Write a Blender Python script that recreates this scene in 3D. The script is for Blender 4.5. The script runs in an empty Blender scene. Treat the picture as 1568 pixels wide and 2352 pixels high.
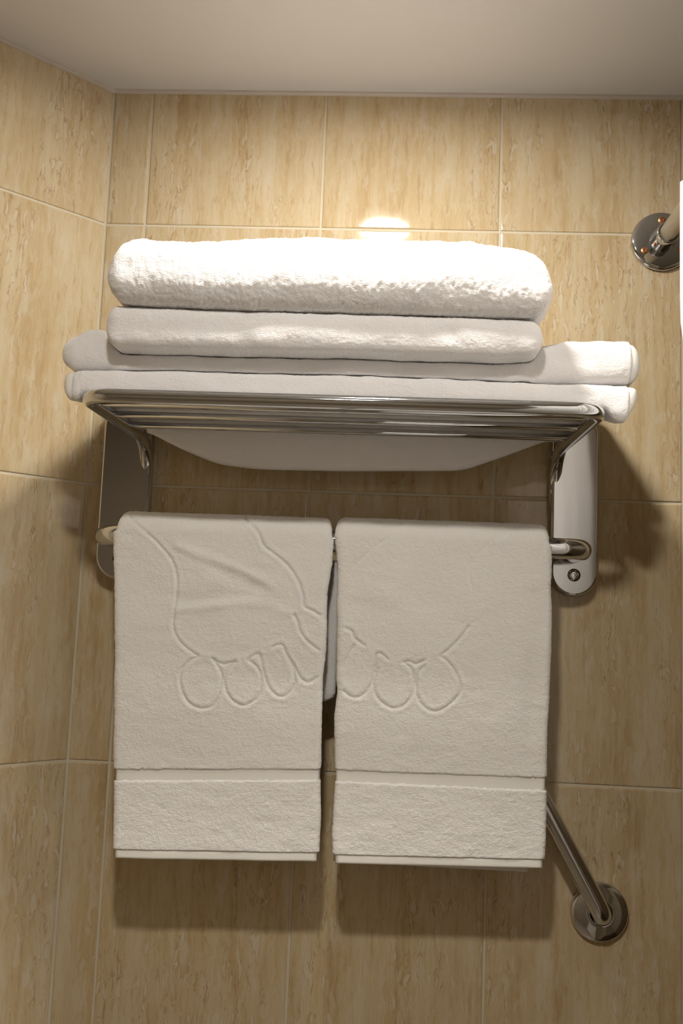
import bpy, bmesh, math, random
import numpy as np
from mathutils import Vector, Matrix
from mathutils.geometry import tessellate_polygon

random.seed(7)
SC = bpy.context.scene
COL = SC.collection
ZO = 1.95            # height of the upper tile joint above the floor
CEIL = 2.152

# ---------------------------------------------------------------- camera
def make_camera():
    yaw, pit, rol, f = -0.0504, 0.1106, 0.0399, 2106.1
    cy, sy = math.cos(yaw), math.sin(yaw)
    cp, sp = math.cos(pit), math.sin(pit)
    cr, sr = math.cos(rol), math.sin(rol)
    fw = Vector((sy * cp, cy * cp, sp))
    r = Vector((cy, -sy, 0.0))
    u = r.cross(fw)
    r2 = r * cr + u * sr
    u2 = u * cr - r * sr
    cam = bpy.data.cameras.new('camera')
    cam.sensor_fit = 'VERTICAL'
    cam.sensor_height = 36.0
    cam.sensor_width = 24.0
    cam.lens = f / 2352.0 * 36.0
    cam.clip_start = 0.02
    o = bpy.data.objects.new('camera', cam)
    COL.objects.link(o)
    b = -fw
    o.matrix_world = Matrix(((r2.x, u2.x, b.x, 0.3576),
                             (r2.y, u2.y, b.y, -1.2326),
                             (r2.z, u2.z, b.z, ZO - 0.5366),
                             (0, 0, 0, 1)))
    SC.camera = o
make_camera()

# ---------------------------------------------------------------- world, exposure, lamps
w = bpy.data.worlds.new('world')
SC.world = w
w.use_nodes = True
w.node_tree.nodes['Background'].inputs[0].default_value = (0.05, 0.045, 0.04, 1)
w.node_tree.nodes['Background'].inputs[1].default_value = 0.3
SC.view_settings.view_transform = 'Standard'
SC.view_settings.look = 'None'
SC.view_settings.gamma = 1.0
SC.view_settings.exposure = 0.0
SC.view_settings.use_curve_mapping = False
# the two recessed ceiling downlights (x, y, lens radius, emitted radiance); built further down
LAMP_COL = (1.0, 0.95, 0.865)
LAMPS = [(0.333, -0.460, 0.042, 430.0), (0.27, -1.08, 0.042, 560.0)]

# ---------------------------------------------------------------- materials
def new_mat(name):
    m = bpy.data.materials.new(name)
    m.use_nodes = True
    nt = m.node_tree
    return m, nt, nt.nodes['Principled BSDF']

def add(nt, typ, **kw):
    n = nt.nodes.new(typ)
    for k, v in kw.items():
        setattr(n, k, v)
    return n

def ramp(nt, stops):
    n = nt.nodes.new('ShaderNodeValToRGB')
    e = n.color_ramp.elements
    while len(e) < len(stops):
        e.new(0.5)
    for i, (p, c) in enumerate(stops):
        e[i].position = p
        e[i].color = (c[0], c[1], c[2], 1) if len(c) == 3 else c
    return n

def plain(name, col, rough=0.5, metal=0.0, bump=None, coat=0.0):
    m, nt, b = new_mat(name)
    b.inputs['Base Color'].default_value = (*col, 1)
    b.inputs['Roughness'].default_value = rough
    b.inputs['Metallic'].default_value = metal
    b.inputs['Coat Weight'].default_value = coat
    if bump:
        sc, st, di = bump
        tc = add(nt, 'ShaderNodeTexCoord')
        n = add(nt, 'ShaderNodeTexNoise')
        n.inputs['Scale'].default_value = sc
        n.inputs['Detail'].default_value = 3
        bp = add(nt, 'ShaderNodeBump')
        bp.inputs['Strength'].default_value = st
        bp.inputs['Distance'].default_value = di
        nt.links.new(tc.outputs['Object'], n.inputs['Vector'])
        nt.links.new(n.outputs['Fac'], bp.inputs['Height'])
        nt.links.new(bp.outputs['Normal'], b.inputs['Normal'])
    return m

def mix_col(nt, fac, a, b):
    n = add(nt, 'ShaderNodeMix', data_type='RGBA')
    for sock, v in ((n.inputs[0], fac), (n.inputs[6], a), (n.inputs[7], b)):
        if isinstance(v, (int, float)):
            sock.default_value = v
        elif isinstance(v, tuple):
            sock.default_value = (*v, 1)
        else:
            nt.links.new(v, sock)
    return n.outputs[2]

def travertine():
    m, nt, b = new_mat('travertine_tile')
    L = nt.links.new
    tc = add(nt, 'ShaderNodeTexCoord')
    oi = add(nt, 'ShaderNodeObjectInfo')
    rv = add(nt, 'ShaderNodeVectorMath', operation='SCALE')
    rv.inputs[0].default_value = (17.3, 0.0, 9.1)
    L(oi.outputs['Random'], rv.inputs['Scale'])
    av = add(nt, 'ShaderNodeVectorMath', operation='ADD')
    L(tc.outputs['Object'], av.inputs[0]); L(rv.outputs[0], av.inputs[1])
    # gentle sideways warp so the veins wander
    wn = add(nt, 'ShaderNodeTexNoise')
    wn.inputs['Scale'].default_value = 45; wn.inputs['Detail'].default_value = 4
    L(av.outputs[0], wn.inputs['Vector'])
    ws = add(nt, 'ShaderNodeVectorMath', operation='MULTIPLY_ADD')
    ws.inputs[1].default_value = (0.009, 0.0, 0.03)
    L(wn.outputs['Color'], ws.inputs[0]); L(av.outputs[0], ws.inputs[2])

    def noise(scale, detail=4, rough=0.55, off=(0, 0, 0)):
        mp = add(nt, 'ShaderNodeMapping')
        mp.inputs['Scale'].default_value = scale
        mp.inputs['Location'].default_value = off
        L(ws.outputs[0], mp.inputs['Vector'])
        n = add(nt, 'ShaderNodeTexNoise')
        n.inputs['Scale'].default_value = 1.0
        n.inputs['Detail'].default_value = detail
        n.inputs['Roughness'].default_value = rough
        L(mp.outputs[0], n.inputs['Vector'])
        return n.outputs['Fac']

    def rng(v, a, b_, lo=0.0, hi=1.0):
        n = add(nt, 'ShaderNodeMapRange', interpolation_type='SMOOTHSTEP')
        n.inputs['From Min'].default_value = a; n.inputs['From Max'].default_value = b_
        n.inputs['To Min'].default_value = lo; n.inputs['To Max'].default_value = hi
        L(v, n.inputs['Value'])
        return n.outputs[0]

    def mul(a, b_):
        n = add(nt, 'ShaderNodeMath', operation='MULTIPLY')
        for s, v in ((n.inputs[0], a), (n.inputs[1], b_)):
            if isinstance(v, (int, float)):
                s.default_value = v
            else:
                L(v, s)
        return n.outputs[0]

    broad = noise((24, 24, 3.0), 3, 0.5)
    streak = noise((95, 95, 6.5), 4, 0.6, (3, 0, 1))
    mott = noise((120, 120, 26), 5, 0.72, (5, 0, 4))
    fine = noise((300, 300, 30), 3, 0.6, (7, 0, 2))
    base = ramp(nt, [(0.30, TILE_DARK), (0.46, TILE_MID), (0.60, TILE_LIGHT), (0.74, TILE_PALE)])
    mx = add(nt, 'ShaderNodeMix', data_type='FLOAT')
    mx.inputs[0].default_value = 0.42
    L(broad, mx.inputs[2]); L(streak, mx.inputs[3])
    L(mx.outputs[0], base.inputs['Fac'])
    col = base.outputs['Color']
    col = mix_col(nt, mul(rng(fine, 0.52, 0.72), 0.30), col, TILE_DARK)
    col = mix_col(nt, rng(mott, 0.50, 0.70, 0.0, 0.60), col, TILE_PALE)
    col = mix_col(nt, rng(mott, 0.30, 0.46, 0.42, 0.0), col, TILE_DARK)
    patch = noise((46, 46, 13), 5, 0.68, (13, 0, 6))
    col = mix_col(nt, rng(patch, 0.52, 0.68, 0.0, 0.62), col, TILE_DROP)
    thread = noise((150, 150, 16), 5, 0.7, (2, 0, 9))
    col = mix_col(nt, rng(thread, 0.34, 0.47, 0.36, 0.0), col, TILE_VEIN)
    col = mix_col(nt, rng(thread, 0.55, 0.68, 0.0, 0.35), col, TILE_PALE)
    # zones where the stone is broken: thin brown rims and pale calcite drops
    zone = rng(noise((15, 15, 2.0), 3, 0.55, (11, 0, 5)), 0.465, 0.60)
    cell = noise((125, 125, 32), 2, 0.5, (1, 0, 8))
    drop = rng(cell, 0.585, 0.66)
    rim_a = rng(cell, 0.54, 0.585)
    rim_b = rng(cell, 0.595, 0.62, 1.0, 0.0)
    col = mix_col(nt, mul(mul(mul(rim_a, rim_b), mul(zone, rng(mott, 0.40, 0.6))), 0.55), col, TILE_BROWN)
    col = mix_col(nt, mul(drop, rng(zone, 0.0, 1.0, 0.18, 0.65)), col, TILE_DROP)
    vein = noise((60, 60, 7), 3, 0.6, (21, 0, 3))
    v1 = rng(vein, 0.485, 0.5); v2 = rng(vein, 0.5, 0.515, 1.0, 0.0)
    col = mix_col(nt, mul(mul(mul(v1, v2), mul(zone, rng(mott, 0.42, 0.58))), 0.6), col, TILE_BROWN)
    L(col, b.inputs['Base Color'])
    b.inputs['Roughness'].default_value = 0.06
    b.inputs['IOR'].default_value = 1.45
    bp = add(nt, 'ShaderNodeBump')
    bp.inputs['Strength'].default_value = 0.10
    bp.inputs['Distance'].default_value = 0.0006
    L(streak, bp.inputs['Height'])
    L(bp.outputs['Normal'], b.inputs['Normal'])
    return m

TILE_DARK = (0.414, 0.282, 0.137)
TILE_MID = (0.520, 0.398, 0.232)
TILE_LIGHT = (0.575, 0.474, 0.315)
TILE_PALE = (0.598, 0.519, 0.378)
TILE_DROP = (0.607, 0.541, 0.419)
TILE_VEIN = (0.368, 0.233, 0.095)
TILE_BROWN = (0.304, 0.170, 0.066)

def terry(name, col, big=0.25):
    m, nt, b = new_mat(name)
    b.inputs['Base Color'].default_value = (*col, 1)
    b.inputs['Roughness'].default_value = 0.95
    b.inputs['Specular IOR Level'].default_value = 0.15
    b.inputs['Sheen Weight'].default_value = 0.1
    b.inputs['Subsurface Weight'].default_value = 0.7
    b.inputs['Subsurface Radius'].default_value = (1.0, 0.9, 0.8)
    b.inputs['Subsurface Scale'].default_value = 0.0035
    tc = add(nt, 'ShaderNodeTexCoord')
    n = add(nt, 'ShaderNodeTexNoise')
    n.inputs['Scale'].default_value = 560
    n.inputs['Detail'].default_value = 2
    mp = add(nt, 'ShaderNodeMapping')
    mp.inputs['Scale'].default_value = (0.75, 0.9, 1.35)
    nt.links.new(tc.outputs['Object'], mp.inputs['Vector'])
    n.inputs['Roughness'].default_value = 0.65
    bp = add(nt, 'ShaderNodeBump')
    bp.inputs['Strength'].default_value = big
    bp.inputs['Distance'].default_value = 0.0022
    nt.links.new(mp.outputs[0], n.inputs['Vector'])
    nt.links.new(n.outputs['Fac'], bp.inputs['Height'])
    nt.links.new(bp.outputs['Normal'], b.inputs['Normal'])
    return m

def woven(name, col):
    m, nt, b = new_mat(name)
    b.inputs['Base Color'].default_value = (*col, 1)
    b.inputs['Roughness'].default_value = 0.8
    b.inputs['Specular IOR Level'].default_value = 0.2
    tc = add(nt, 'ShaderNodeTexCoord')
    wv = add(nt, 'ShaderNodeTexWave', bands_direction='Z')
    wv.inputs['Scale'].default_value = 230
    wv.inputs['Distortion'].default_value = 0.6
    bp = add(nt, 'ShaderNodeBump')
    bp.inputs['Strength'].default_value = 0.10
    bp.inputs['Distance'].default_value = 0.0005
    nt.links.new(tc.outputs['Object'], wv.inputs['Vector'])
    nt.links.new(wv.outputs['Fac'], bp.inputs['Height'])
    nt.links.new(bp.outputs['Normal'], b.inputs['Normal'])
    return m

def lamp_mat(name, strength):
    m = bpy.data.materials.new(name)
    m.use_nodes = True
    nt = m.node_tree
    nt.nodes.clear()
    e = add(nt, 'ShaderNodeEmission')
    e.inputs[0].default_value = (*LAMP_COL, 1)
    e.inputs[1].default_value = strength
    o = add(nt, 'ShaderNodeOutputMaterial')
    nt.links.new(e.outputs[0], o.inputs[0])
    return m

M = {}
M['tile'] = travertine()
M['grout'] = plain('grout', (0.60, 0.53, 0.40), 0.85, bump=(400, 0.4, 0.0006))
M['ceiling'] = plain('ceiling_paint', (0.64, 0.62, 0.60), 0.7, bump=(260, 0.05, 0.0005))
M['cream'] = plain('cream_panel', (0.50, 0.42, 0.31), 0.45, bump=(30, 0.03, 0.001))
M['door'] = plain('dark_panel', (0.32, 0.27, 0.20), 0.4, bump=(30, 0.03, 0.001))
M['floor'] = plain('floor_stone', (0.26, 0.21, 0.15), 0.4, bump=(90, 0.15, 0.001))
M['trim'] = plain('trim_caulk', (0.50, 0.44, 0.38), 0.5, bump=(200, 0.1, 0.0005))
M['chrome'] = plain('polished_chrome', (0.62, 0.63, 0.65), 0.06, 1.0, bump=(60, 0.015, 0.0004))
M['plate'] = plain('polished_steel_plate', (0.53, 0.53, 0.54), 0.10, 1.0, bump=(25, 0.02, 0.001))
M['rodpaint'] = plain('cream_rod_sleeve', (0.72, 0.66, 0.54), 0.45, bump=(150, 0.05, 0.0004))
M['copper'] = plain('copper_screw', (0.62, 0.30, 0.14), 0.35, 1.0, bump=(300, 0.1, 0.0003))
M['dark'] = plain('dark_recess', (0.02, 0.015, 0.01), 0.6, bump=(100, 0.1, 0.0003))
M['terry'] = terry('white_terry', (0.83, 0.81, 0.81), 0.6)
M['terry2'] = terry('white_terry_face', (0.85, 0.83, 0.80), 0.7)
M['woven'] = woven('woven_cotton', (0.79, 0.77, 0.72))
M['curtain'] = plain('curtain_cloth', (0.82, 0.80, 0.78), 0.7, bump=(700, 0.1, 0.0004))
M['white'] = plain('white_enamel', (0.75, 0.74, 0.72), 0.35, bump=(120, 0.03, 0.0003))

# ---------------------------------------------------------------- mesh helpers
def mesh_obj(name, verts, faces, mat, parent=None, smooth=True, loc=None):
    me = bpy.data.meshes.new(name)
    if isinstance(verts, np.ndarray):
        verts = verts.tolist()
    me.from_pydata(verts, [], faces)
    me.materials.append(mat)
    me.update()
    bm = bmesh.new(); bm.from_mesh(me)
    bmesh.ops.recalc_face_normals(bm, faces=bm.faces)
    bm.to_mesh(me); bm.free()
    if smooth:
        me.polygons.foreach_set('use_smooth', [True] * len(me.polygons))
    o = bpy.data.objects.new(name, me)
    COL.objects.link(o)
    if parent:
        o.parent = parent
    if loc:
        o.location = loc
    return o

def thing(name, label, cat, loc=(0, 0, 0), group=None):
    o = bpy.data.objects.new(name, None)
    COL.objects.link(o)
    o.location = loc
    o.empty_display_size = 0.05
    tag(o, label, cat, group)
    return o

def tag(o, label, cat, group=None):
    o['label'] = label
    o['category'] = cat
    if group:
        o['group'] = group

def struct(o):
    o['kind'] = 'structure'
    return o

def box_mesh(name, sx, sy, sz, bev=0.0, seg=2):
    bm = bmesh.new()
    bmesh.ops.create_cube(bm, size=1.0)
    bmesh.ops.scale(bm, vec=(sx, sy, sz), verts=bm.verts)
    if bev:
        bmesh.ops.bevel(bm, geom=list(bm.edges), offset=bev, segments=seg, profile=0.6, affect='EDGES')
    me = bpy.data.meshes.new(name)
    bm.to_mesh(me); bm.free()
    return me

def link_mesh(name, me, mat, parent=None, loc=(0, 0, 0), rotz=0.0, smooth=False):
    if not me.materials:
        me.materials.append(mat)
    if smooth:
        me.polygons.foreach_set('use_smooth', [True] * len(me.polygons))
    o = bpy.data.objects.new(name, me)
    COL.objects.link(o)
    o.location = loc
    o.rotation_euler = (0, 0, rotz)
    if parent:
        o.parent = parent
    return o

def tube_geo(pts, rad, seg=24, cap=True):
    pts = [Vector(p) for p in pts]
    n = len(pts)
    V, F = [], []
    t0 = (pts[1] - pts[0]).normalized()
    a = Vector((0, 0, 1)) if abs(t0.z) < 0.9 else Vector((1, 0, 0))
    nrm = (a - t0 * a.dot(t0)).normalized()
    for i, p in enumerate(pts):
        if i == 0: t = (pts[1] - p)
        elif i == n - 1: t = (p - pts[i - 1])
        else: t = (pts[i + 1] - p).normalized() + (p - pts[i - 1]).normalized()
        t.normalize()
        nrm = (nrm - t * nrm.dot(t)).normalized()
        bn = t.cross(nrm)
        r = rad[i] if isinstance(rad, (list, tuple)) else rad
        for k in range(seg):
            c = 2 * math.pi * k / seg
            V.append(tuple(p + nrm * (r * math.cos(c)) + bn * (r * math.sin(c))))
    for i in range(n - 1):
        for k in range(seg):
            k2 = (k + 1) % seg
            F.append((i * seg + k, i * seg + k2, (i + 1) * seg + k2, (i + 1) * seg + k))
    if cap:
        F.append(tuple(range(seg)))
        F.append(tuple(range((n - 1) * seg, n * seg)))
    return V, F

def tube(name, pts, rad, mat, parent, seg=24):
    V, F = tube_geo(pts, rad, seg)
    return mesh_obj(name, V, F, mat, parent)

def bend(points, radii, n=10):
    """polyline with rounded corners"""
    P = [Vector(p) for p in points]
    out = [P[0]]
    for i in range(1, len(P) - 1):
        a = (P[i - 1] - P[i]).normalized(); b = (P[i + 1] - P[i]).normalized()
        ang = a.angle(b)
        d = radii[i - 1] / math.tan(ang / 2)
        p0, p1 = P[i] + a * d, P[i] + b * d
        bis = (a + b).normalized()
        c = P[i] + bis * (radii[i - 1] / math.sin(ang / 2))
        v0, v1 = p0 - c, p1 - c
        tot = v0.angle(v1); ax = v0.cross(v1).normalized()
        for k in range(n + 1):
            out.append(c + Matrix.Rotation(tot * k / n, 3, ax) @ v0)
    out.append(P[-1])
    # finer straight runs are not needed
    return out

def lathe(name, prof, mat, parent, loc=(0, 0, 0), axis='Y', seg=48):
    """prof: (radius, height) pairs; height runs along -Y (out of the wall) or -Z (down from the ceiling)"""
    V, F = [], []
    n = len(prof)
    for (r, h) in prof:
        for k in range(seg):
            c = 2 * math.pi * k / seg
            a, b = r * math.cos(c), r * math.sin(c)
            V.append((a, -h, b) if axis == 'Y' else (a, b, -h))
    for i in range(n - 1):
        for k in range(seg):
            k2 = (k + 1) % seg
            F.append((i * seg + k, i * seg + k2, (i + 1) * seg + k2, (i + 1) * seg + k))
    for i, (r, h) in ((0, prof[0]), (n - 1, prof[-1])):
        F.append(tuple(range(i * seg, i * seg + seg)))
    return mesh_obj(name, V, F, mat, parent, loc=loc)

def auto_smooth(o, deg=35):
    me = o.data
    bm = bmesh.new(); bm.from_mesh(me)
    for e in bm.edges:
        if len(e.link_faces) == 2:
            e.smooth = e.calc_face_angle(0) < math.radians(deg)
    bm.to_mesh(me); bm.free()

# value noise on arrays of points
def _hash(ix, iy, iz, seed):
    h = (ix * 374761393 + iy * 668265263 + iz * 2147483647 + seed * 1274126177) & 0xffffffff
    h = ((h ^ (h >> 13)) * 1274126177) & 0xffffffff
    h = h ^ (h >> 16)
    return (h & 0xffff) / 65535.0

def vnoise(P, scale, seed=1):
    Q = P * np.asarray(scale, float)
    i = np.floor(Q).astype(np.int64)
    f = Q - i
    f = f * f * (3 - 2 * f)
    r = np.zeros(len(P))
    for dx in (0, 1):
        wx = f[:, 0] if dx else 1 - f[:, 0]
        for dy in (0, 1):
            wy = f[:, 1] if dy else 1 - f[:, 1]
            for dz in (0, 1):
                wz = f[:, 2] if dz else 1 - f[:, 2]
                r += wx * wy * wz * _hash(i[:, 0] + dx, i[:, 1] + dy, i[:, 2] + dz, seed)
    return r * 2 - 1

def grid_faces(nr, nc, close=True):
    a = np.arange(nr * nc).reshape(nr, nc)
    if close:
        b = np.roll(a, -1, axis=1)
        q = np.stack([a[:-1], b[:-1], b[1:], a[1:]], -1).reshape(-1, 4)
    else:
        q = np.stack([a[:-1, :-1], a[:-1, 1:], a[1:, 1:], a[1:, :-1]], -1).reshape(-1, 4)
    return q.tolist()

def interp(tab, v):
    t = sorted(tab)
    return np.interp(v, [p[0] for p in t], [p[1] for p in t])

# ---------------------------------------------------------------- room shell
TW, TH, GAP = 0.25, 0.3724, 0.0034

_tile_cache = {}
def tile_mesh(wd, ht):
    k = (round(wd, 4), round(ht, 4))
    if k not in _tile_cache:
        # pillow-edged tile: flat face, soft rounded arris, short sides
        hx, hz = wd / 2, ht / 2
        V, F = [], []
        for inset, y in ((0.0, 0.007), (0.0, 0.0011), (0.0007, 0.0003), (0.0019, 0.0)):
            V += [(-hx + inset, y, -hz + inset), (hx - inset, y, -hz + inset),
                  (hx - inset, y, hz - inset), (-hx + inset, y, hz - inset)]
        for i in range(3):
            for c in range(4):
                d = (c + 1) % 4
                F.append((i * 4 + c, i * 4 + d, i * 4 + 4 + d, i * 4 + 4 + c))
        F.append((12, 13, 14, 15))
        me = bpy.data.meshes.new('tile')
        me.from_pydata(V, [], F)
        me.update()
        bm = bmesh.new(); bm.from_mesh(me)
        bmesh.ops.recalc_face_normals(bm, faces=bm.faces)
        # face must look to -Y
        for fc in bm.faces:
            if len(fc.verts) == 4 and all(abs(v.co.y) < 1e-7 for v in fc.verts) and fc.normal.y > 0:
                bmesh.ops.reverse_faces(bm, faces=bm.faces)
                break
        bm.to_mesh(me); bm.free()
        me.materials.append(M['tile'])
        me.polygons.foreach_set('use_smooth', [False] * len(me.polygons))
        _tile_cache[k] = me
    return _tile_cache[k]

ROWS = [(ZO, CEIL)] + [(ZO - (j + 1) * TH, ZO - j * TH) for j in range(5)] + [(0.0, ZO - 5 * TH)]

def tiled_wall(wall, cols, to_local):
    """cols: (x0, x1) along the wall; tiles are children of the wall"""
    for z0, z1 in ROWS:
        for x0, x1 in cols:
            wd, ht = x1 - x0 - GAP, z1 - z0 - GAP
            if wd < 0.01 or ht < 0.01:
                continue
            o = link_mesh('tile', tile_mesh(wd, ht), M['tile'], wall, to_local((x0 + x1) / 2, (z0 + z1) / 2))

XC = -0.0564                      # the corner between back wall and the slanted wall
R_X = 1.50                        # right wall
BACK_Y = -2.0

# back wall slab (its grout face lies 1.6 mm behind the tile faces)
def slab(name, x0, x1, y0, y1, z0, z1, mat):
    V = [(x, y, z) for x in (x0, x1) for y in (y0, y1) for z in (z0, z1)]
    F = [(0, 1, 3, 2), (4, 6, 7, 5), (0, 4, 5, 1), (2, 3, 7, 6), (0, 2, 6, 4), (1, 5, 7, 3)]
    return struct(mesh_obj(name, V, F, mat, smooth=False))

wall_back = slab('wall_back', XC - 0.11, R_X + 0.1, 0.0016, 0.1, 0, CEIL + 0.02, M['grout'])
tiled_wall(wall_back, [(XC, 0.0)] + [(i * TW, (i + 1) * TW) for i in range(6)], lambda a, z: (a, 0.0, z))

# slanted wall at 45 degrees: local +x runs from its far end to the corner
SL = 0.99
wall_left = struct(mesh_obj('wall_left',
    [(x, y, z) for x in (-SL, 0.0) for y in (0.0016, 0.1) for z in (0, CEIL + 0.02)],
    [(0, 1, 3, 2), (4, 6, 7, 5), (0, 4, 5, 1), (2, 3, 7, 6), (0, 2, 6, 4), (1, 5, 7, 3)], M['grout'], smooth=False))
wall_left.location = (XC, 0, 0)
wall_left.rotation_euler = (0, 0, math.radians(45))
tiled_wall(wall_left, [(-(i + 1) * TW, -i * TW) for i in range(4)], lambda a, z: (a + 0.0005, 0.0, z))
ex, ey = XC - SL * math.cos(math.pi / 4), -SL * math.sin(math.pi / 4)
slab('wall_side', ex - 0.1, ex, BACK_Y - 0.1, ey + 0.02, 0, CEIL + 0.02, M['cream'])
slab('wall_right', R_X, R_X + 0.1, BACK_Y - 0.1, 0.0, 0, CEIL + 0.02, M['cream'])
slab('wall_front', ex - 0.1, R_X + 0.1, BACK_Y - 0.1, BACK_Y, 0, CEIL + 0.02, M['door'])
slab('floor', ex - 0.1, R_X + 0.1, BACK_Y - 0.1, 0.1, -0.1, 0.0, M['floor'])
slab('ceiling', ex - 0.1, R_X + 0.1, BACK_Y - 0.1, 0.1, CEIL, CEIL + 0.1, M['ceiling'])

# narrow caulked trim where the walls meet the ceiling
def trim(name, length, loc, rotz):
    prof = [(0.0, 0.0), (-0.0045, 0.0), (-0.004, -0.0025), (-0.0022, -0.0042), (0.0, -0.0048)]
    V, F = [], []
    for x in (0.0, length):
        V += [(x, y, z) for y, z in prof]
    n = len(prof)
    for k in range(n):
        F.append((k, (k + 1) % n, n + (k + 1) % n, n + k))
    F += [tuple(range(n)), tuple(range(n, 2 * n))]
    o = struct(mesh_obj(name, V, F, M['trim'], smooth=False))
    o.location = loc; o.rotation_euler = (0, 0, rotz)
    return o
trim('trim_1', R_X - XC, (XC, 0.0, CEIL), 0)
trim('trim_2', SL, (ex, ey, CEIL), math.radians(45))

# ---------------------------------------------------------------- ceiling downlights
for i, (lx, ly, lr, st) in enumerate(LAMPS):
    t = thing('downlight', ['round white ceiling downlight right above the towel rack',
                            'round white ceiling downlight in the middle of the bathroom'][i],
              'lamp', (lx, ly, CEIL))
    lathe('trim_ring', [(lr + 0.012, 0.0), (lr + 0.011, 0.003), (lr + 0.006, 0.005), (lr + 0.001, 0.004), (lr, 0.001)], M['white'], t, axis='Z')
    lathe('lens', [(lr - 0.0005, 0.0022), (lr - 0.001, 0.0026)], lamp_mat('lamp_glow_%d' % (i + 1), st), t, axis='Z')

# ---------------------------------------------------------------- towel rack
PL_D = 0.016
def wall_plate(cx, zb, zt, hw, hole):
    """slotted steel plate, rounded ends, softened edge, countersunk hole"""
    outl = []
    for k in range(25):
        a = math.pi + math.pi * k / 24
        outl.append((cx + hw * math.cos(a), zb + hw + hw * math.sin(a)))
    for k in range(25):
        a = math.pi * k / 24
        outl.append((cx + hw * math.cos(a), zt - hw + hw * math.sin(a)))
    def inset(d):
        s = (hw - d) / hw
        o = []
        for (x, z) in outl:
            zc = zb + hw if z < zb + hw + 1e-6 else (zt - hw if z > zt - hw - 1e-6 else z)
            o.append((cx + (x - cx) * s, zc + (z - zc) * s))
        return o
    V, F = [], []
    n = len(outl)
    prof = [(0.0, 0.0), (0.0, PL_D - 0.004), (0.0006, PL_D - 0.002), (0.0018, PL_D - 0.0006), (0.0036, PL_D)]
    for d, y in prof:
        V += [(x, -y, z) for x, z in inset(d)]
    for i in range(len(prof) - 1):
        for k in range(n):
            k2 = (k + 1) % n
            F.append((i * n + k, i * n + k2, (i + 1) * n + k2, (i + 1) * n + k))
    F.append(tuple(range(n)))
    face = [V[(len(prof) - 1) * n + k] for k in range(n)]
    hx, hz, hr = hole
    m = 28
    ring = [(hx + hr * math.cos(2 * math.pi * k / m), -PL_D, hz + hr * math.sin(2 * math.pi * k / m)) for k in range(m)]
    base = len(V); V += ring
    tri = tessellate_polygon([[Vector((p[0], p[2], 0)) for p in face], [Vector((p[0], p[2], 0)) for p in reversed(ring)]])
    idx = [(len(prof) - 1) * n + k for k in range(n)] + [base + m - 1 - k for k in range(m)]
    for t3 in tri:
        F.append(tuple(idx[q] for q in t3))
    b2 = len(V)
    V += [(hx + (hr - 0.001) * math.cos(2 * math.pi * k / m), -PL_D + 0.006, hz + (hr - 0.001) * math.sin(2 * math.pi * k / m)) for k in range(m)]
    for k in range(m):
        k2 = (k + 1) % m
        F.append((base + k, base + k2, b2 + k2, b2 + k))
    F.append(tuple(range(b2, b2 + m)))
    o = mesh_obj('wall_plate', V, F, M['plate'], rack)
    auto_smooth(o, 30)
    for pg in o.data.polygons:
        if abs(pg.normal.y) > 0.999:
            pg.use_smooth = False
    s = lathe('screw', [(hr - 0.0011, 0.0), (hr - 0.0008, 0.0042), (hr * 0.78, 0.0052), (hr * 0.4, 0.0058), (0.0022, 0.0058), (0.0016, 0.0035), (0.0005, 0.0035)],
              M['chrome'], o, (hx, -PL_D + 0.0058, hz), seg=28)
    auto_smooth(s, 40)
    return o

rack = thing('towel_rack', 'chrome wall rack with a barred shelf above a single towel bar', 'towel rack', (0, 0, 0))
wall_plate(0.0005, 1.4465, 1.690, 0.0340, (-0.0005, 1.476, 0.0085))
wall_plate(0.6047, 1.4485, 1.690, 0.0310, (0.6043, 1.476, 0.0085))
SZ, SYF, SXL, SXR = 1.639, -0.268, 0.0205, 0.5825
TR = 0.008
LEG_Y = -PL_D + 0.0086          # the tube ends run down into the plates
frame = bend([(SXL + 0.0065, LEG_Y, SZ - 0.085), (SXL + 0.0065, LEG_Y, SZ), (SXL, SYF, SZ), (SXR, SYF, SZ),
              (SXR - 0.003, LEG_Y, SZ), (SXR - 0.003, LEG_Y, SZ - 0.085)], [0.048, 0.030, 0.030, 0.048], 16)
tube('shelf_frame', frame, TR, M['chrome'], rack, 28)
for by in (-0.231, -0.172, -0.110):
    tube('shelf_bar', [(SXL + 0.004, by, SZ + 0.0005), (SXR - 0.004, by, SZ + 0.0005)], 0.0043, M['chrome'], rack, 20)
for sx, s in ((SXL, 1), (SXR, -1)):
    g = link_mesh('bracket_tab', box_mesh('bracket_tab', 0.012, 0.008, 0.010, 0.0015), M['chrome'], rack, (sx + s * 0.006, -PL_D - 0.0030, SZ - 0.005))
BZL, BZR, BY, BR = 1.5015, 1.5052, -0.085, 0.0130
bar = bend([(-0.0075, -PL_D + 0.001, BZL), (-0.0075, BY, BZL), (0.6045, BY, BZR), (0.6045, -PL_D + 0.001, BZR)], [0.030, 0.030], 12)
tube('towel_bar', bar, BR, M['chrome'], rack, 32)

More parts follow.
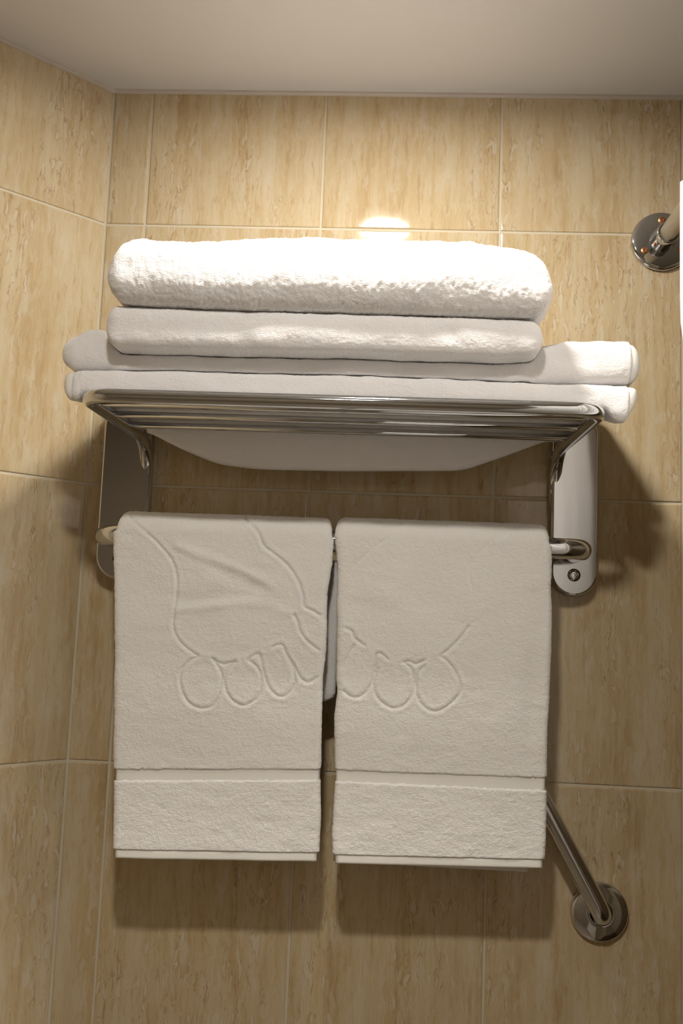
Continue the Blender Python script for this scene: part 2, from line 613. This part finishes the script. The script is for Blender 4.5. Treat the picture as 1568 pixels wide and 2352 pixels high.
# ---------------------------------------------------------------- folded bath towels on the shelf
def stack_towel(name, label, x0, x1, top, bot, yf, yb, re0, re1, seed, amp, hems=(), nose_a=0.6, nose_p=0.74, lift=None):
    t = thing(name, label, 'towel', ((x0 + x1) / 2, (yf + yb) / 2, float(interp(bot, (x0 + x1) / 2))), 'folded bath towels stacked on the shelf')
    org = np.array(t.location)

    def build(nm, xa, xb, r0, r1, mat, parent, grow, amp_, rough):
        n = max(6, int((xb - xa) / 0.0014))
        xs = np.linspace(xa, xb, n)
        ext = []
        if r0: ext.append(xa + r0 * (1 - np.cos(np.linspace(0, np.pi / 2, 14))))
        if r1: ext.append(xb - r1 * (1 - np.cos(np.linspace(0, np.pi / 2, 14))))
        for e in ext:
            xs = np.concatenate([xs[(xs < e.min()) | (xs > e.max())], e])
        xs = np.unique(xs)
        zt = interp(top, xs) + grow; zb = interp(bot, xs) - grow
        k = np.ones(7) / 7.0
        if len(xs) > 40:
            zt = np.convolve(np.pad(zt, 3, 'edge'), k, 'valid'); zb = np.convolve(np.pad(zb, 3, 'edge'), k, 'valid')
        e = np.ones_like(xs)
        if r0:
            u = np.clip((xa + r0 - xs) / r0, 0, 1); e = np.minimum(e, (1 - u ** 2.3) ** (1 / 2.3))
        if r1:
            u = np.clip((xs - xb + r1) / r1, 0, 1); e = np.minimum(e, (1 - u ** 2.3) ** (1 / 2.3))
        zc = (zt + zb) / 2
        b = (zt - zb) / 2
        an = b * nose_a
        ph = np.linspace(-np.pi / 2, np.pi / 2, 64)
        ph2 = np.linspace(np.pi / 2, 3 * np.pi / 2, 14)
        rows = []
        for i in range(len(xs)):
            yfi = yf - grow + (1 - e[i]) * 0.014
            ybi = yb - (1 - e[i]) * 0.02
            bi = b[i] * max(e[i], 0.02)
            a1 = an[i]
            # blunt, slightly squared nose
            cs, sn = np.cos(ph), np.sin(ph)
            nose = np.stack([yfi + a1 * (1 - np.abs(cs) ** nose_p), zc[i] + bi * np.sign(sn) * np.abs(sn) ** nose_p], 1)
            ty = np.linspace(yfi + a1, ybi - 0.012, 22)[1:-1]
            topl = np.stack([ty, np.full_like(ty, zc[i] + bi)], 1)
            back = np.stack([ybi - 0.012 - 0.012 * np.cos(ph2), zc[i] + bi * np.sin(ph2)], 1)
            botl = np.stack([ty[::-1], np.full_like(ty, zc[i] - bi)], 1)
            s = np.concatenate([nose, topl, back, botl])
            rows.append(np.concatenate([np.full((len(s), 1), xs[i]), s], 1))
        P = np.array(rows)
        nr, nc = P.shape[:2]
        P = P.reshape(-1, 3)
        zcv = np.repeat(zc, nc); bv = np.repeat(b, nc)
        N = np.zeros_like(P)
        yy = P[:, 1] - (yf + 0.02)
        N[:, 2] = (P[:, 2] - zcv) / np.maximum(bv, 1e-4)
        N[:, 1] = np.where(yy < 0, -np.sqrt(np.clip(1 - N[:, 2] ** 2, 0, 1)), 0.0)
        d = amp_ * (1.0 * vnoise(P, (450, 450, 450), seed) + 0.4 * vnoise(P, (200, 200, 220), seed + 3))
        d += rough * (0.0011 * vnoise(P, (60, 60, 70), seed + 5) + 0.0020 * vnoise(P, (16, 16, 30), seed + 7) * np.clip(-N[:, 1], 0, 1))
        P = P + N * d[:, None]
        if lift:
            # the ends droop over the shelf frame only at the front
            wgt = np.clip((P[:, 1] + 0.235) / 0.05, 0, 1)
            wgt = wgt * wgt * (3 - 2 * wgt)
            lz = lift + (0.0015 if nm == 'hem' else 0.0)
            low = P[:, 2] < lz
            P[:, 2] = np.where(low, P[:, 2] + (lz - P[:, 2]) * wgt, P[:, 2])
            for xe, sg in ((0.590, 1), (0.012, -1)):
                o_ = (P[:, 0] - xe) * sg
                P[:, 0] = np.where(o_ > 0, xe + sg * o_ * (1 - 0.8 * wgt), P[:, 0])
        P -= org
        F = grid_faces(nr, nc)
        F.append(tuple(range(nc))); F.append(tuple(range((nr - 1) * nc, nr * nc)))
        return mesh_obj(nm, P, F, mat, parent)

    build('folded_body', x0 if 'l' not in hems else x0 + 0.007, x1 if 'r' not in hems else x1 - 0.009, re0, re1 if 'r' not in hems else 0.006, M['terry'], t, 0.0, amp, 1.0)
    if 'l' in hems:
        build('hem', x0, x0 + 0.020, 0.010, 0.0, M['woven'], t, -0.0022, 0.0001, 0.5)
    if 'r' in hems:
        build('hem', x1 - 0.022, x1, 0.0, 0.012, M['woven'], t, -0.0020, 0.0001, 0.5)
    return t

G = 0.0004
T1B = [(-0.010, 1.6430), (-0.003, 1.6385), (0.006, 1.6385), (0.0105, 1.6425), (0.013, 1.6474), (0.03, 1.6474), (0.084, 1.6474), (0.2147, 1.6478), (0.3582, 1.6478),
       (0.47, 1.6474), (0.5465, 1.6474), (0.5755, 1.6474), (0.5915, 1.6470), (0.5950, 1.6405), (0.6000, 1.6330), (0.6090, 1.6318), (0.6150, 1.6355), (0.624, 1.6500)]
T21 = [(-0.012, 1.6755), (0.0035, 1.6749), (0.0821, 1.675), (0.1211, 1.6765), (0.1747, 1.676), (0.2712, 1.6762), (0.3335, 1.6764), (0.3954, 1.6752),
       (0.4805, 1.6737), (0.5462, 1.6733), (0.6067, 1.6740), (0.624, 1.6755)]
T32 = [(0.038, 1.694), (0.0548, 1.6935), (0.0842, 1.6924), (0.2142, 1.6933), (0.3189, 1.6936), (0.4319, 1.6932), (0.4692, 1.6927), (0.4972, 1.694), (0.5157, 1.6945), (0.5239, 1.6945)]
T43 = [(0.0475, 1.7392), (0.061, 1.739), (0.0874, 1.7373), (0.1444, 1.7358), (0.262, 1.7352), (0.4013, 1.7347), (0.4953, 1.7337), (0.52, 1.7337)]
T4T = [(0.0440, 1.776), (0.0500, 1.788), (0.0570, 1.7995), (0.0680, 1.8085), (0.0820, 1.8125), (0.0989, 1.8088), (0.137, 1.8079), (0.1652, 1.8108), (0.1981, 1.8146), (0.259, 1.8179), (0.3058, 1.8172), (0.3709, 1.8165), (0.4355, 1.816), (0.4586, 1.8127), (0.4885, 1.8075), (0.5050, 1.8010), (0.5160, 1.7920), (0.5280, 1.7780)]
T2T = [(-0.012, 1.7100), (0.0033, 1.7165), (0.015, 1.7235), (0.0300, 1.7230), (0.0400, 1.7170), (0.0470, 1.6990), (0.0520, 1.6930)] + [(x, z - G) for x, z in T32 if 0.05 < x < 0.50] + \
      [(0.5070, 1.6945), (0.5130, 1.7010), (0.5190, 1.7160), (0.5456, 1.7215), (0.6018, 1.7250), (0.624, 1.7220)]

def up(tab, d):
    return [(x, z + d) for x, z in tab]

stack_towel('bath_towel', 'folded white bath towel at the bottom of the stack, lying on the shelf bars', -0.0120, 0.6265,
            up(T21, -G), T1B, -0.246, -0.030, 0.014, 0.014, 11, 0.00025, 'lr', lift=1.6474)
stack_towel('bath_towel', 'long folded white bath towel second from the bottom, hem at its right end', -0.0160, 0.6290,
            T2T, up(T21, G), -0.246, -0.030, 0.020, 0.012, 23, 0.0003, 'r')
stack_towel('bath_towel', 'shorter folded white bath towel under the topmost puffy one', 0.0435, 0.5170,
            up(T43, -G), up(T32, G), -0.282, -0.045, 0.016, 0.016, 37, 0.0004)
stack_towel('bath_towel', 'thick puffy white bath towel on the very top of the stack', 0.0485, 0.5235,
            T4T, up(T43, G), -0.304, -0.050, 0.020, 0.018, 51, 0.00085, (), 0.95, 0.74)

# the bottom towel's back fold sags through behind the last shelf bar
def sag_flap():
    par = [o for o in COL.objects if o.name == 'bath_towel'][0]
    org = np.array(par.location)
    hem = [(0.040, 1.6400), (0.0530, 1.6330), (0.0901, 1.6157), (0.1367, 1.5985), (0.1878, 1.5935), (0.2946, 1.5945), (0.4502, 1.6000), (0.4995, 1.6180), (0.5542, 1.6400), (0.5620, 1.6420)]
    xs = np.linspace(0.046, 0.558, 220)
    zl = interp(hem, xs)
    zl = np.convolve(np.pad(zl, 6, 'edge'), np.ones(13) / 13, 'valid')
    rows = []
    for x, zb in zip(xs, zl):
        sec = []
        zt = 1.6455
        th = 0.0075
        dep = zt - zb
        zs = np.linspace(zt, zb + th, 16)
        f = np.clip((zt - zs) / 0.055, 0, 1)
        ycen = -0.084 + 0.014 * f
        for y, z in zip(ycen, zs): sec.append((x, y - th, z))
        for a in np.linspace(np.pi, 2 * np.pi, 10)[1:-1]:
            sec.append((x, ycen[-1] + th * np.cos(a), zs[-1] + th * np.sin(a)))
        for y, z in zip(ycen[::-1], zs[::-1]): sec.append((x, y + th, z))
        rows.append(sec)
    P = np.array(rows); nr, nc = P.shape[:2]
    P = P.reshape(-1, 3)
    P[:, 1] += 0.0012 * vnoise(P, (25, 10, 30), 5) + 0.0003 * vnoise(P, (300, 300, 300), 6)
    P -= org
    F = grid_faces(nr, nc)
    F.append(tuple(range(nc))); F.append(tuple(range((nr - 1) * nc, nr * nc)))
    mesh_obj('sagging_fold', P, F, M['terry'], par)
sag_flap()

# ---------------------------------------------------------------- hand towels over the bar
EMB_L = [
   [(0.0354, 1.5255), (0.0541, 1.5086), (0.0747, 1.492), (0.0935, 1.4715), (0.1008, 1.4526), (0.1026, 1.4335), (0.101, 1.4106), (0.1003, 1.3916), (0.107, 1.3749), (0.1192, 1.3641), (0.1331, 1.3553)],
   [(0.1331, 1.3553), (0.1202, 1.3473), (0.1133, 1.3339), (0.1143, 1.3172), (0.1229, 1.3008), (0.1386, 1.2932), (0.1536, 1.2966), (0.1613, 1.3118), (0.1642, 1.3286), (0.1606, 1.3415), (0.1504, 1.3532)],
   [(0.1504, 1.3532), (0.1603, 1.348), (0.1679, 1.3474), (0.1792, 1.3507)],
   [(0.1792, 1.3507), (0.1702, 1.3401), (0.1672, 1.325), (0.1738, 1.3086), (0.1876, 1.299), (0.2007, 1.3024), (0.2096, 1.312), (0.2126, 1.3288), (0.2071, 1.3435), (0.1942, 1.3541)],
   [(0.1942, 1.3541), (0.2016, 1.3591), (0.2072, 1.3612), (0.2103, 1.3548), (0.2139, 1.3401), (0.2204, 1.3236), (0.2304, 1.3129), (0.2399, 1.3115), (0.249, 1.3193), (0.2532, 1.3287)],
   [(0.2238, 1.3703), (0.2351, 1.3736), (0.2413, 1.3617), (0.2515, 1.3472), (0.2596, 1.3346), (0.2692, 1.3294), (0.2802, 1.3373), (0.2844, 1.3505)],
   [(0.1733, 1.5361), (0.1856, 1.523), (0.1988, 1.5099), (0.2063, 1.4938), (0.2223, 1.482), (0.2402, 1.4673), (0.2515, 1.4506), (0.258, 1.4338), (0.2605, 1.4207), (0.2712, 1.4154), (0.2819, 1.4093)],
   [(0.2477, 1.4098), (0.2538, 1.3997), (0.2572, 1.3886), (0.2691, 1.3759), (0.2827, 1.3672)],
   [(0.2532, 1.3287), (0.2507, 1.3435), (0.2413, 1.3617)],
]
EMB_R = [
   [(0.3807, 1.5394), (0.3607, 1.5099), (0.3422, 1.4959), (0.3183, 1.4722)],
   [(0.5303, 1.5331), (0.5023, 1.5188), (0.4782, 1.5027), (0.46, 1.4774), (0.4625, 1.4511)],
   [(0.4599, 1.4042), (0.4491, 1.3889), (0.44, 1.3793), (0.4273, 1.3676)],
   [(0.4273, 1.3676), (0.4349, 1.3624), (0.4444, 1.3517), (0.4523, 1.3336), (0.449, 1.3206), (0.4345, 1.3072), (0.4198, 1.3019), (0.4066, 1.3096), (0.3996, 1.324), (0.4, 1.3424), (0.408, 1.3557)],
   [(0.3827, 1.3583), (0.3901, 1.3596), (0.3977, 1.3571), (0.4078, 1.3622)],
   [(0.3827, 1.3583), (0.3923, 1.3513), (0.3964, 1.3386), (0.395, 1.3219), (0.3862, 1.3087), (0.3733, 1.3035), (0.362, 1.3076), (0.3523, 1.3164), (0.3481, 1.3291), (0.3505, 1.3422), (0.353, 1.3497)],
   [(0.3498, 1.3607), (0.3505, 1.3672), (0.3562, 1.3674), (0.3639, 1.3612)],
   [(0.322, 1.3763), (0.315, 1.3611), (0.3081, 1.3459), (0.3067, 1.3329), (0.3129, 1.3202), (0.3262, 1.3143), (0.3373, 1.3194), (0.3443, 1.3308), (0.3475, 1.3457), (0.3498, 1.3607)],
   [(0.3118, 1.3964), (0.3195, 1.393), (0.3226, 1.3856), (0.3294, 1.3803), (0.3351, 1.3768)],
]
LL = [(0.0214, 1.5245), (0.017, 1.5097), (0.0203, 1.4611), (0.0297, 1.3548), (0.0346, 1.2506), (0.0381, 1.2157), (0.0386, 1.1994), (0.0405, 1.1486), (0.0427, 1.1094)]
LR = [(0.2882, 1.5365), (0.2926, 1.5086), (0.2909, 1.4711), (0.2869, 1.4391), (0.2889, 1.3656), (0.287, 1.3343), (0.288, 1.2622), (0.2889, 1.2276), (0.2886, 1.2113), (0.2907, 1.1611), (0.2908, 1.1222)]
RL = [(0.2947, 1.5356), (0.2932, 1.5194), (0.2982, 1.4767), (0.2995, 1.4184), (0.3017, 1.4027), (0.3023, 1.3349), (0.3044, 1.3221), (0.3024, 1.2936), (0.3045, 1.2298), (0.3047, 1.2121), (0.304, 1.1517), (0.3074, 1.1196)]
RR = [(0.5512, 1.5376), (0.5583, 1.5181), (0.5589, 1.4758), (0.5576, 1.4574), (0.5596, 1.4287), (0.5593, 1.3768), (0.5582, 1.305), (0.5572, 1.2342), (0.5571, 1.2092), (0.5576, 1.1744), (0.5563, 1.126)]
bandL = [(0.038, 1.2168), (0.2878, 1.2285), (0.039, 1.2019), (0.2884, 1.2144)]
bandR = [(0.305, 1.2288), (0.5558, 1.2311), (0.3056, 1.2142), (0.556, 1.2151)]
botL = [(0.0452, 1.1115), (0.1708, 1.1155), (0.2873, 1.12)]
botR = [(0.3084, 1.1191), (0.4282, 1.1223), (0.5548, 1.126)]
hemL = [(0.0447, 1.1185), (0.2895, 1.1281)]
hemR = [(0.3082, 1.1256), (0.5547, 1.1343)]
RIDGE_L = [([(0.1002, 1.489), (0.1339, 1.4768), (0.1771, 1.4631), (0.2164, 1.4455)], 0.0022, 0.006), ([(0.1461, 1.4657), (0.1758, 1.4516), (0.2051, 1.4413)], -0.0018, 0.009), ([(0.1049, 1.4108), (0.1488, 1.4163), (0.1926, 1.4237), (0.2409, 1.4124)], 0.0014, 0.006), ([(0.1062, 1.4203), (0.1482, 1.4277), (0.1863, 1.4329)], -0.0014, 0.008)]
RIDGE_R = [([(0.5392, 1.4466), (0.5416, 1.4094), (0.5371, 1.3446), (0.5364, 1.2808)], -0.0020, 0.009), ([(0.3193, 1.4456), (0.3383, 1.4445), (0.3612, 1.4397)], 0.0016, 0.014)]


def seg_dist(px, pz, lines, cut=0.009):
    d = np.full(len(px), 1.0)
    for ln in lines:
        for (ax, az), (bx, bz) in zip(ln[:-1], ln[1:]):
            m = (px > min(ax, bx) - cut) & (px < max(ax, bx) + cut) & (pz > min(az, bz) - cut) & (pz < max(az, bz) + cut)
            if not m.any():
                continue
            vx, vz = bx - ax, bz - az
            l2 = vx * vx + vz * vz
            t = np.clip(((px[m] - ax) * vx + (pz[m] - az) * vz) / l2, 0, 1)
            dd = np.hypot(px[m] - ax - t * vx, pz[m] - az - t * vz)
            d[m] = np.minimum(d[m], dd)
    return d

def smooth_line(ln):
    """Catmull-Rom through the points"""
    p = [ln[0]] + list(ln) + [ln[-1]]
    out = []
    for i in range(1, len(p) - 2):
        p0, p1, p2, p3 = (np.array(p[i + k]) for k in (-1, 0, 1, 2))
        for t in np.linspace(0, 1, 6)[:-1]:
            out.append(tuple(0.5 * (2 * p1 + (p2 - p0) * t + (2 * p0 - 5 * p1 + 4 * p2 - p3) * t * t + (3 * p1 - p0 - 3 * p2 + p3) * t ** 3)))
    out.append(tuple(ln[-1]))
    return out

def hand_towel(label, L, R, bandtop, bandbot, bottom, back_bottom, emb, faint, ridges, dips, zbar, seed, tongue=None):
    t = thing('hand_towel', label, 'towel', (0.5 * (L[0][0] + R[0][0]), BY, zbar), 'hand towels hung over the bar')
    org = np.array(t.location)
    Lz = [(z, x) for x, z in L]; Rz = [(z, x) for x, z in R]
    zb0 = min(z for x, z in bottom) + 0.004
    TF, TT, TB = 0.0130, 0.0150, 0.0130
    rc = BR + 0.0006

    def path(n_front, n_arc, n_back, z_lo, z_back):
        pts = []
        for z in np.linspace(z_lo, zbar, n_front):
            pts.append((BY - rc - TF / 2, z, -1.0, 0.0, TF))
        for a in np.linspace(0, np.pi, n_arc)[1:]:
            th = TF + (TT - TF) * math.sin(a) if a < np.pi / 2 else TB + (TT - TB) * math.sin(a)
            r = rc + th / 2
            pts.append((BY - r * math.cos(a), zbar + r * math.sin(a), -math.cos(a), math.sin(a), th))
        if n_back:
            for z in np.linspace(zbar, z_back, n_back)[1:]:
                pts.append((BY + rc + TB / 2, z, 1.0, 0.0, TB))
        return pts

    nfr = 300
    pts = path(nfr, 34, 40, zb0 + 0.0075, back_bottom)
    nF = 190
    uf = np.linspace(0, 1, nF)
    rows, NR, zfront = [], [], []
    sh = (bottom[-1][1] - bottom[0][1]) / (bottom[-1][0] - bottom[0][0])
    for i, (y, z, ny, nz, th) in enumerate(pts):
        front = i < nfr
        zz = z if front else zbar + 0.02
        xl, xr = float(np.interp(zz, *zip(*sorted(Lz)))), float(np.interp(zz, *zip(*sorted(Rz))))
        if not front:
            k = min(1.0, (i - nfr) / 60.0)
            xl += 0.012 * k; xr -= 0.012 * k
        r = th / 2
        rr = r * 1.25
        xin = xl + rr + (xr - xl - 2 * rr) * uf
        sec = [(x, r, 0.0, 1.0) for x in xin]
        for a in np.linspace(np.pi / 2, -np.pi / 2, 13)[1:-1]:
            sec.append((xr - rr + rr * math.cos(a), r * math.sin(a), math.cos(a), math.sin(a)))
        for x in np.linspace(xr - rr, xl + rr, 26):
            sec.append((x, -r, 0.0, -1.0))
        for a in np.linspace(-np.pi / 2, -3 * np.pi / 2, 13)[1:-1]:
            sec.append((xl + rr + rr * math.cos(a), r * math.sin(a), math.cos(a), math.sin(a)))
        for (x, q, nx, nn) in sec:
            fall = np.clip((zbar - 0.05 - z) / 0.2, 0, 1) if front else 0.0
            rows.append((x, y + ny * q, z + nz * q + sh * (x - bottom[0][0]) * fall))
            NR.append((nx, ny * nn, nz * nn))
    P = np.array(rows); N = np.array(NR)
    nr = len(pts); nc = len(P) // nr
    isf = np.zeros((nr, nc)); isf[:, :nF] = 1.0
    isf = isf.reshape(-1)
    rowi = np.repeat(np.arange(nr), nc)
    # band groove
    bt = interp(bandtop, P[:, 0]); bb = interp(bandbot, P[:, 0])
    onfront = rowi < nfr + 12
    d_edge = np.minimum(bt - P[:, 2], P[:, 2] - bb)
    wob = 0.0006 * vnoise(P, (250, 1, 1), seed + 9)
    groove = np.clip((d_edge + wob) / 0.0012, 0, 1) * (rowi < nfr)
    outer = (N[:, 1] < 0.3)
    terry_amp = (1 - groove)
    d = terry_amp * (0.0004 * vnoise(P, (430, 450, 560), seed) + 0.0002 * vnoise(P, (220, 230, 340), seed + 2) + 0.0004 * vnoise(P, (60, 90, 110), seed + 3))
    d += 0.0016 * vnoise(P, (22, 12, 18), seed + 4) * onfront
    d -= groove * outer * 0.0026
    if emb:
        lines = [smooth_line(l) for l in emb]
        px = P[:, 0] + 0.0006 * vnoise(P, (300, 300, 300), seed + 12)
        pz = P[:, 2] + 0.0006 * vnoise(P, (300, 300, 300), seed + 13)
        ed = seg_dist(px, pz, lines)
        d -= isf * onfront * (0.0026 * np.exp(-(ed / 0.0011) ** 2) - 0.0006 * np.exp(-((ed - 0.0045) / 0.0022) ** 2))
        fl = [smooth_line(l) for l in faint]
        ed = seg_dist(px, pz, fl)
        d -= isf * onfront * 0.0011 * np.exp(-(ed / 0.0016) ** 2)
    for lns, amp_, wd in ridges:
        ed = seg_dist(P[:, 0], P[:, 2], [smooth_line(lns)], 0.03)
        d += isf * onfront * amp_ * np.exp(-(ed / wd) ** 2)
    P = P + N * d[:, None]
    P -= org
    F = grid_faces(nr, nc)
    F.append(tuple(range(nc))); F.append(tuple(range((nr - 1) * nc, nr * nc)))
    mesh_obj('terry_body', P, F, M['terry2'], t)

    # flat woven band lying in the groove, and the stitched hem along the bottom
    def strip(nm, z0f, z1f, th_, yc, inset, mat, nz_, roundz=False):
        rws = []
        for k in range(nz_):
            v = k / (nz_ - 1)
            ring = []
            xs = np.linspace(0, 1, 90)
            z_mid = 0.5 * (z0f[0][1] + z1f[0][1])
            zq = z0f[0][1] + (z1f[0][1] - z0f[0][1]) * v
            xl, xr = float(np.interp(zq, *zip(*sorted(Lz)))) + inset, float(np.interp(zq, *zip(*sorted(Rz)))) - inset
            r = th_ / 2 * (math.sqrt(max(0.0, 1 - (2 * v - 1) ** 6)) * 0.9 + 0.1 if roundz else 1.0)
            for u in xs:
                x = xl + r + (xr - xl - 2 * r) * u
                zz = float(interp(z0f, x)) * (1 - v) + float(interp(z1f, x)) * v
                ring.append((x, yc - r, zz))
            for a in np.linspace(0, np.pi, 9)[1:-1]:
                x = xr - r + r * math.sin(a)
                zz = float(interp(z0f, x)) * (1 - v) + float(interp(z1f, x)) * v
                ring.append((x, yc - r * math.cos(a), zz))
            for u in np.linspace(1, 0, 20):
                x = xl + r + (xr - xl - 2 * r) * u
                zz = float(interp(z0f, x)) * (1 - v) + float(interp(z1f, x)) * v
                ring.append((x, yc + r, zz))
            for a in np.linspace(np.pi, 2 * np.pi, 9)[1:-1]:
                x = xl + r + r * math.sin(a)
                zz = float(interp(z0f, x)) * (1 - v) + float(interp(z1f, x)) * v
                ring.append((x, yc - r * math.cos(a), zz))
            rws.append(ring)
        Q = np.array(rws); a_, b_ = Q.shape[:2]
        Q = Q.reshape(-1, 3)
        Q[:, 1] += 0.0016 * vnoise(Q * np.array([1, 0, 1]) + np.array([0, BY - rc - TF, 0]), (22, 12, 18), seed + 4) * -1
        Q -= org
        FF = grid_faces(a_, b_)
        FF.append(tuple(range(b_))); FF.append(tuple(range((a_ - 1) * b_, a_ * b_)))
        return mesh_obj(nm, Q, FF, mat, t)
    yc = BY - rc - TF / 2
    b0 = [(x, z - 0.0004) for x, z in bandbot]; b1 = [(x, z + 0.0004) for x, z in bandtop]
    strip('woven_band', b0, b1, TF - 0.0044, yc, 0.0022, M['woven'], 8)
    hz = [(x, z + 0.0125) for x, z in bottom]
    strip('hem', bottom, hz, 0.0112, yc, 0.0030, M['woven'], 12, True)
    if tongue:
        x0, x1, z0, z1, yt, th_ = tongue
        rws = []
        for v in np.linspace(0, 1, 30):
            z = z1 + (z0 - z1) * v
            rad = 0.012
            k = max(0.0, (z0 + rad - z) / rad)
            xr = x1 - rad * (1 - math.sqrt(max(0.0, 1 - min(1.0, k) ** 2)))
            r = th_ / 2 * (1 - 0.8 * min(1.0, k) ** 3)
            ring = []
            for u in np.linspace(0, 1, 24): ring.append((x0 + (xr - r - x0) * u, yt - r, z))
            for a in np.linspace(0, np.pi, 9)[1:-1]: ring.append((xr - r + r * math.sin(a), yt - r * math.cos(a), z))
            for u in np.linspace(1, 0, 24): ring.append((x0 + (xr - r - x0) * u, yt + r, z))
            rws.append(ring)
        Q = np.array(rws); a_, b_ = Q.shape[:2]
        Q = Q.reshape(-1, 3)
        Q[:, 1] += 0.0006 * vnoise(Q, (250, 250, 250), 3)
        Q -= org
        FF = grid_faces(a_, b_)
        FF.append(tuple(range(b_))); FF.append(tuple(range((a_ - 1) * b_, a_ * b_)))
        mesh_obj('inner_fold', Q, FF, M['terry2'], t)
    return t

hand_towel('white hand towel on the left half of the bar, pressed with a four-toed paw outline', LL, LR,
           bandL[:2], bandL[2:], botL, 1.118, EMB_L, [], RIDGE_L, [], 1.5040, 101, tongue=(0.255, 0.3005, 1.3035, 1.48, -0.066, 0.011))
hand_towel('white hand towel on the right half of the bar, pressed with a three-toed paw outline', RL, RR,
           bandR[:2], bandR[2:], botR, 1.1120, EMB_R[2:], EMB_R[:2], RIDGE_R, [], 1.5055, 211)

# ---------------------------------------------------------------- slanted grab bar
gb = thing('grab_bar', 'slanted chrome grab bar running from behind the right hand towel down to a round flange', 'grab bar', (0.6437, 0, ZO - 0.8998))
gdir = Vector((-0.496, 0, 0.868))
GY = -0.036
p_end = Vector((0, 0, 0)) + Vector((0.0, 0, 0))
far = gdir * 0.37
gpath = bend([(0, -0.004, 0), (0, GY, 0), (far.x, GY, far.z), (far.x, -0.004, far.z)], [0.022, 0.022], 12)
tube('bar', gpath, 0.0121, M['chrome'], gb, 32)
for lx, lz in ((0, 0), (far.x, far.z)):
    lathe('flange', [(0.0366, 0.0), (0.0366, 0.004), (0.0360, 0.0062), (0.0345, 0.0080), (0.0315, 0.0094), (0.026, 0.0104), (0.018, 0.0112), (0.0135, 0.0118), (0.0135, 0.006), (0.002, 0.006)],
          M['chrome'], gb, (lx, 0, lz), seg=64)

# ---------------------------------------------------------------- shower rod, curtain
RX, RZ = 0.7205, ZO - 0.0112
rod = thing('shower_rod', 'cream shower curtain rod in a round chrome wall flange at the right edge', 'shower rod', (RX, 0, RZ))
fl = lathe('flange', [(0.0415, 0.0), (0.0415, 0.0035), (0.0408, 0.0055), (0.0392, 0.0068), (0.035, 0.0074), (0.018, 0.0082), (0.004, 0.0082)], M['chrome'], rod, seg=64)
lathe('socket', [(0.0175, 0.0075), (0.0172, 0.010), (0.0160, 0.0120), (0.0158, 0.034), (0.0152, 0.036), (0.0125, 0.0362), (0.0122, 0.028), (0.003, 0.028)], M['chrome'], rod, seg=48)
for k in range(3):
    a = math.radians(90 + 120 * k + 2)
    s = lathe('screw', [(0.0050, 0.0), (0.0048, 0.0012), (0.0036, 0.0020), (0.0020, 0.0021), (0.0016, 0.0008), (0.0004, 0.0008)], M['copper'], fl, (0.0285 * math.cos(a), -0.0074, 0.0285 * math.sin(a)), seg=24)
    auto_smooth(s, 40)
tube('pole', [(0, -0.020, 0), (0, BACK_Y + 0.0005, 0)], 0.0115, M['rodpaint'], rod, 32)

cur = thing('shower_curtain', 'white cloth shower curtain bunched in folds on the rod', 'curtain', (RX, -0.26, 0.12))
corg = np.array(cur.location)
zs = np.concatenate([np.linspace(RZ - 0.040, RZ - 0.26, 30), np.linspace(RZ - 0.26, 0.14, 40)[1:]])
us = np.linspace(0, 1, 420)
rows = []
for z in zs:
    for u in us:
        y = -0.262 - 0.92 * u
        ph = 2 * math.pi * (u * 8.0) + 0.35 * math.sin(9 * u + 1.2 * z)
        bul = 0.0560 + 0.0015 * math.exp(-((z - 1.835) / 0.10) ** 4)
        if z < 1.74: bul -= 0.014 * min(1, (1.74 - z) / 0.12)
        amp_ = bul * (0.9 + 0.1 * math.sin(23 * u))
        rows.append((RX - 0.002 - amp_ * math.cos(ph - 0.55), y + 0.012 * math.sin(2 * ph), z))
P = np.array(rows) - corg
co = mesh_obj('cloth', P, grid_faces(len(zs), len(us), close=False), M['curtain'], cur)
sm = co.modifiers.new('thickness', 'SOLIDIFY'); sm.thickness = 0.0012; sm.offset = 0
for k in range(9):
    y = -0.31 - 0.105 * k
    pts = [(0.017 * math.cos(a) + RX - corg[0], y - corg[1], RZ - 0.0045 - 0.0235 * (1 - math.sin(a)) / 2 * 1.0 + 0.017 * math.sin(a) - corg[2] - 0.001) for a in np.linspace(0, 2 * math.pi, 25)]
    tube('ring', pts, 0.0016, M['chrome'], cur, 10)
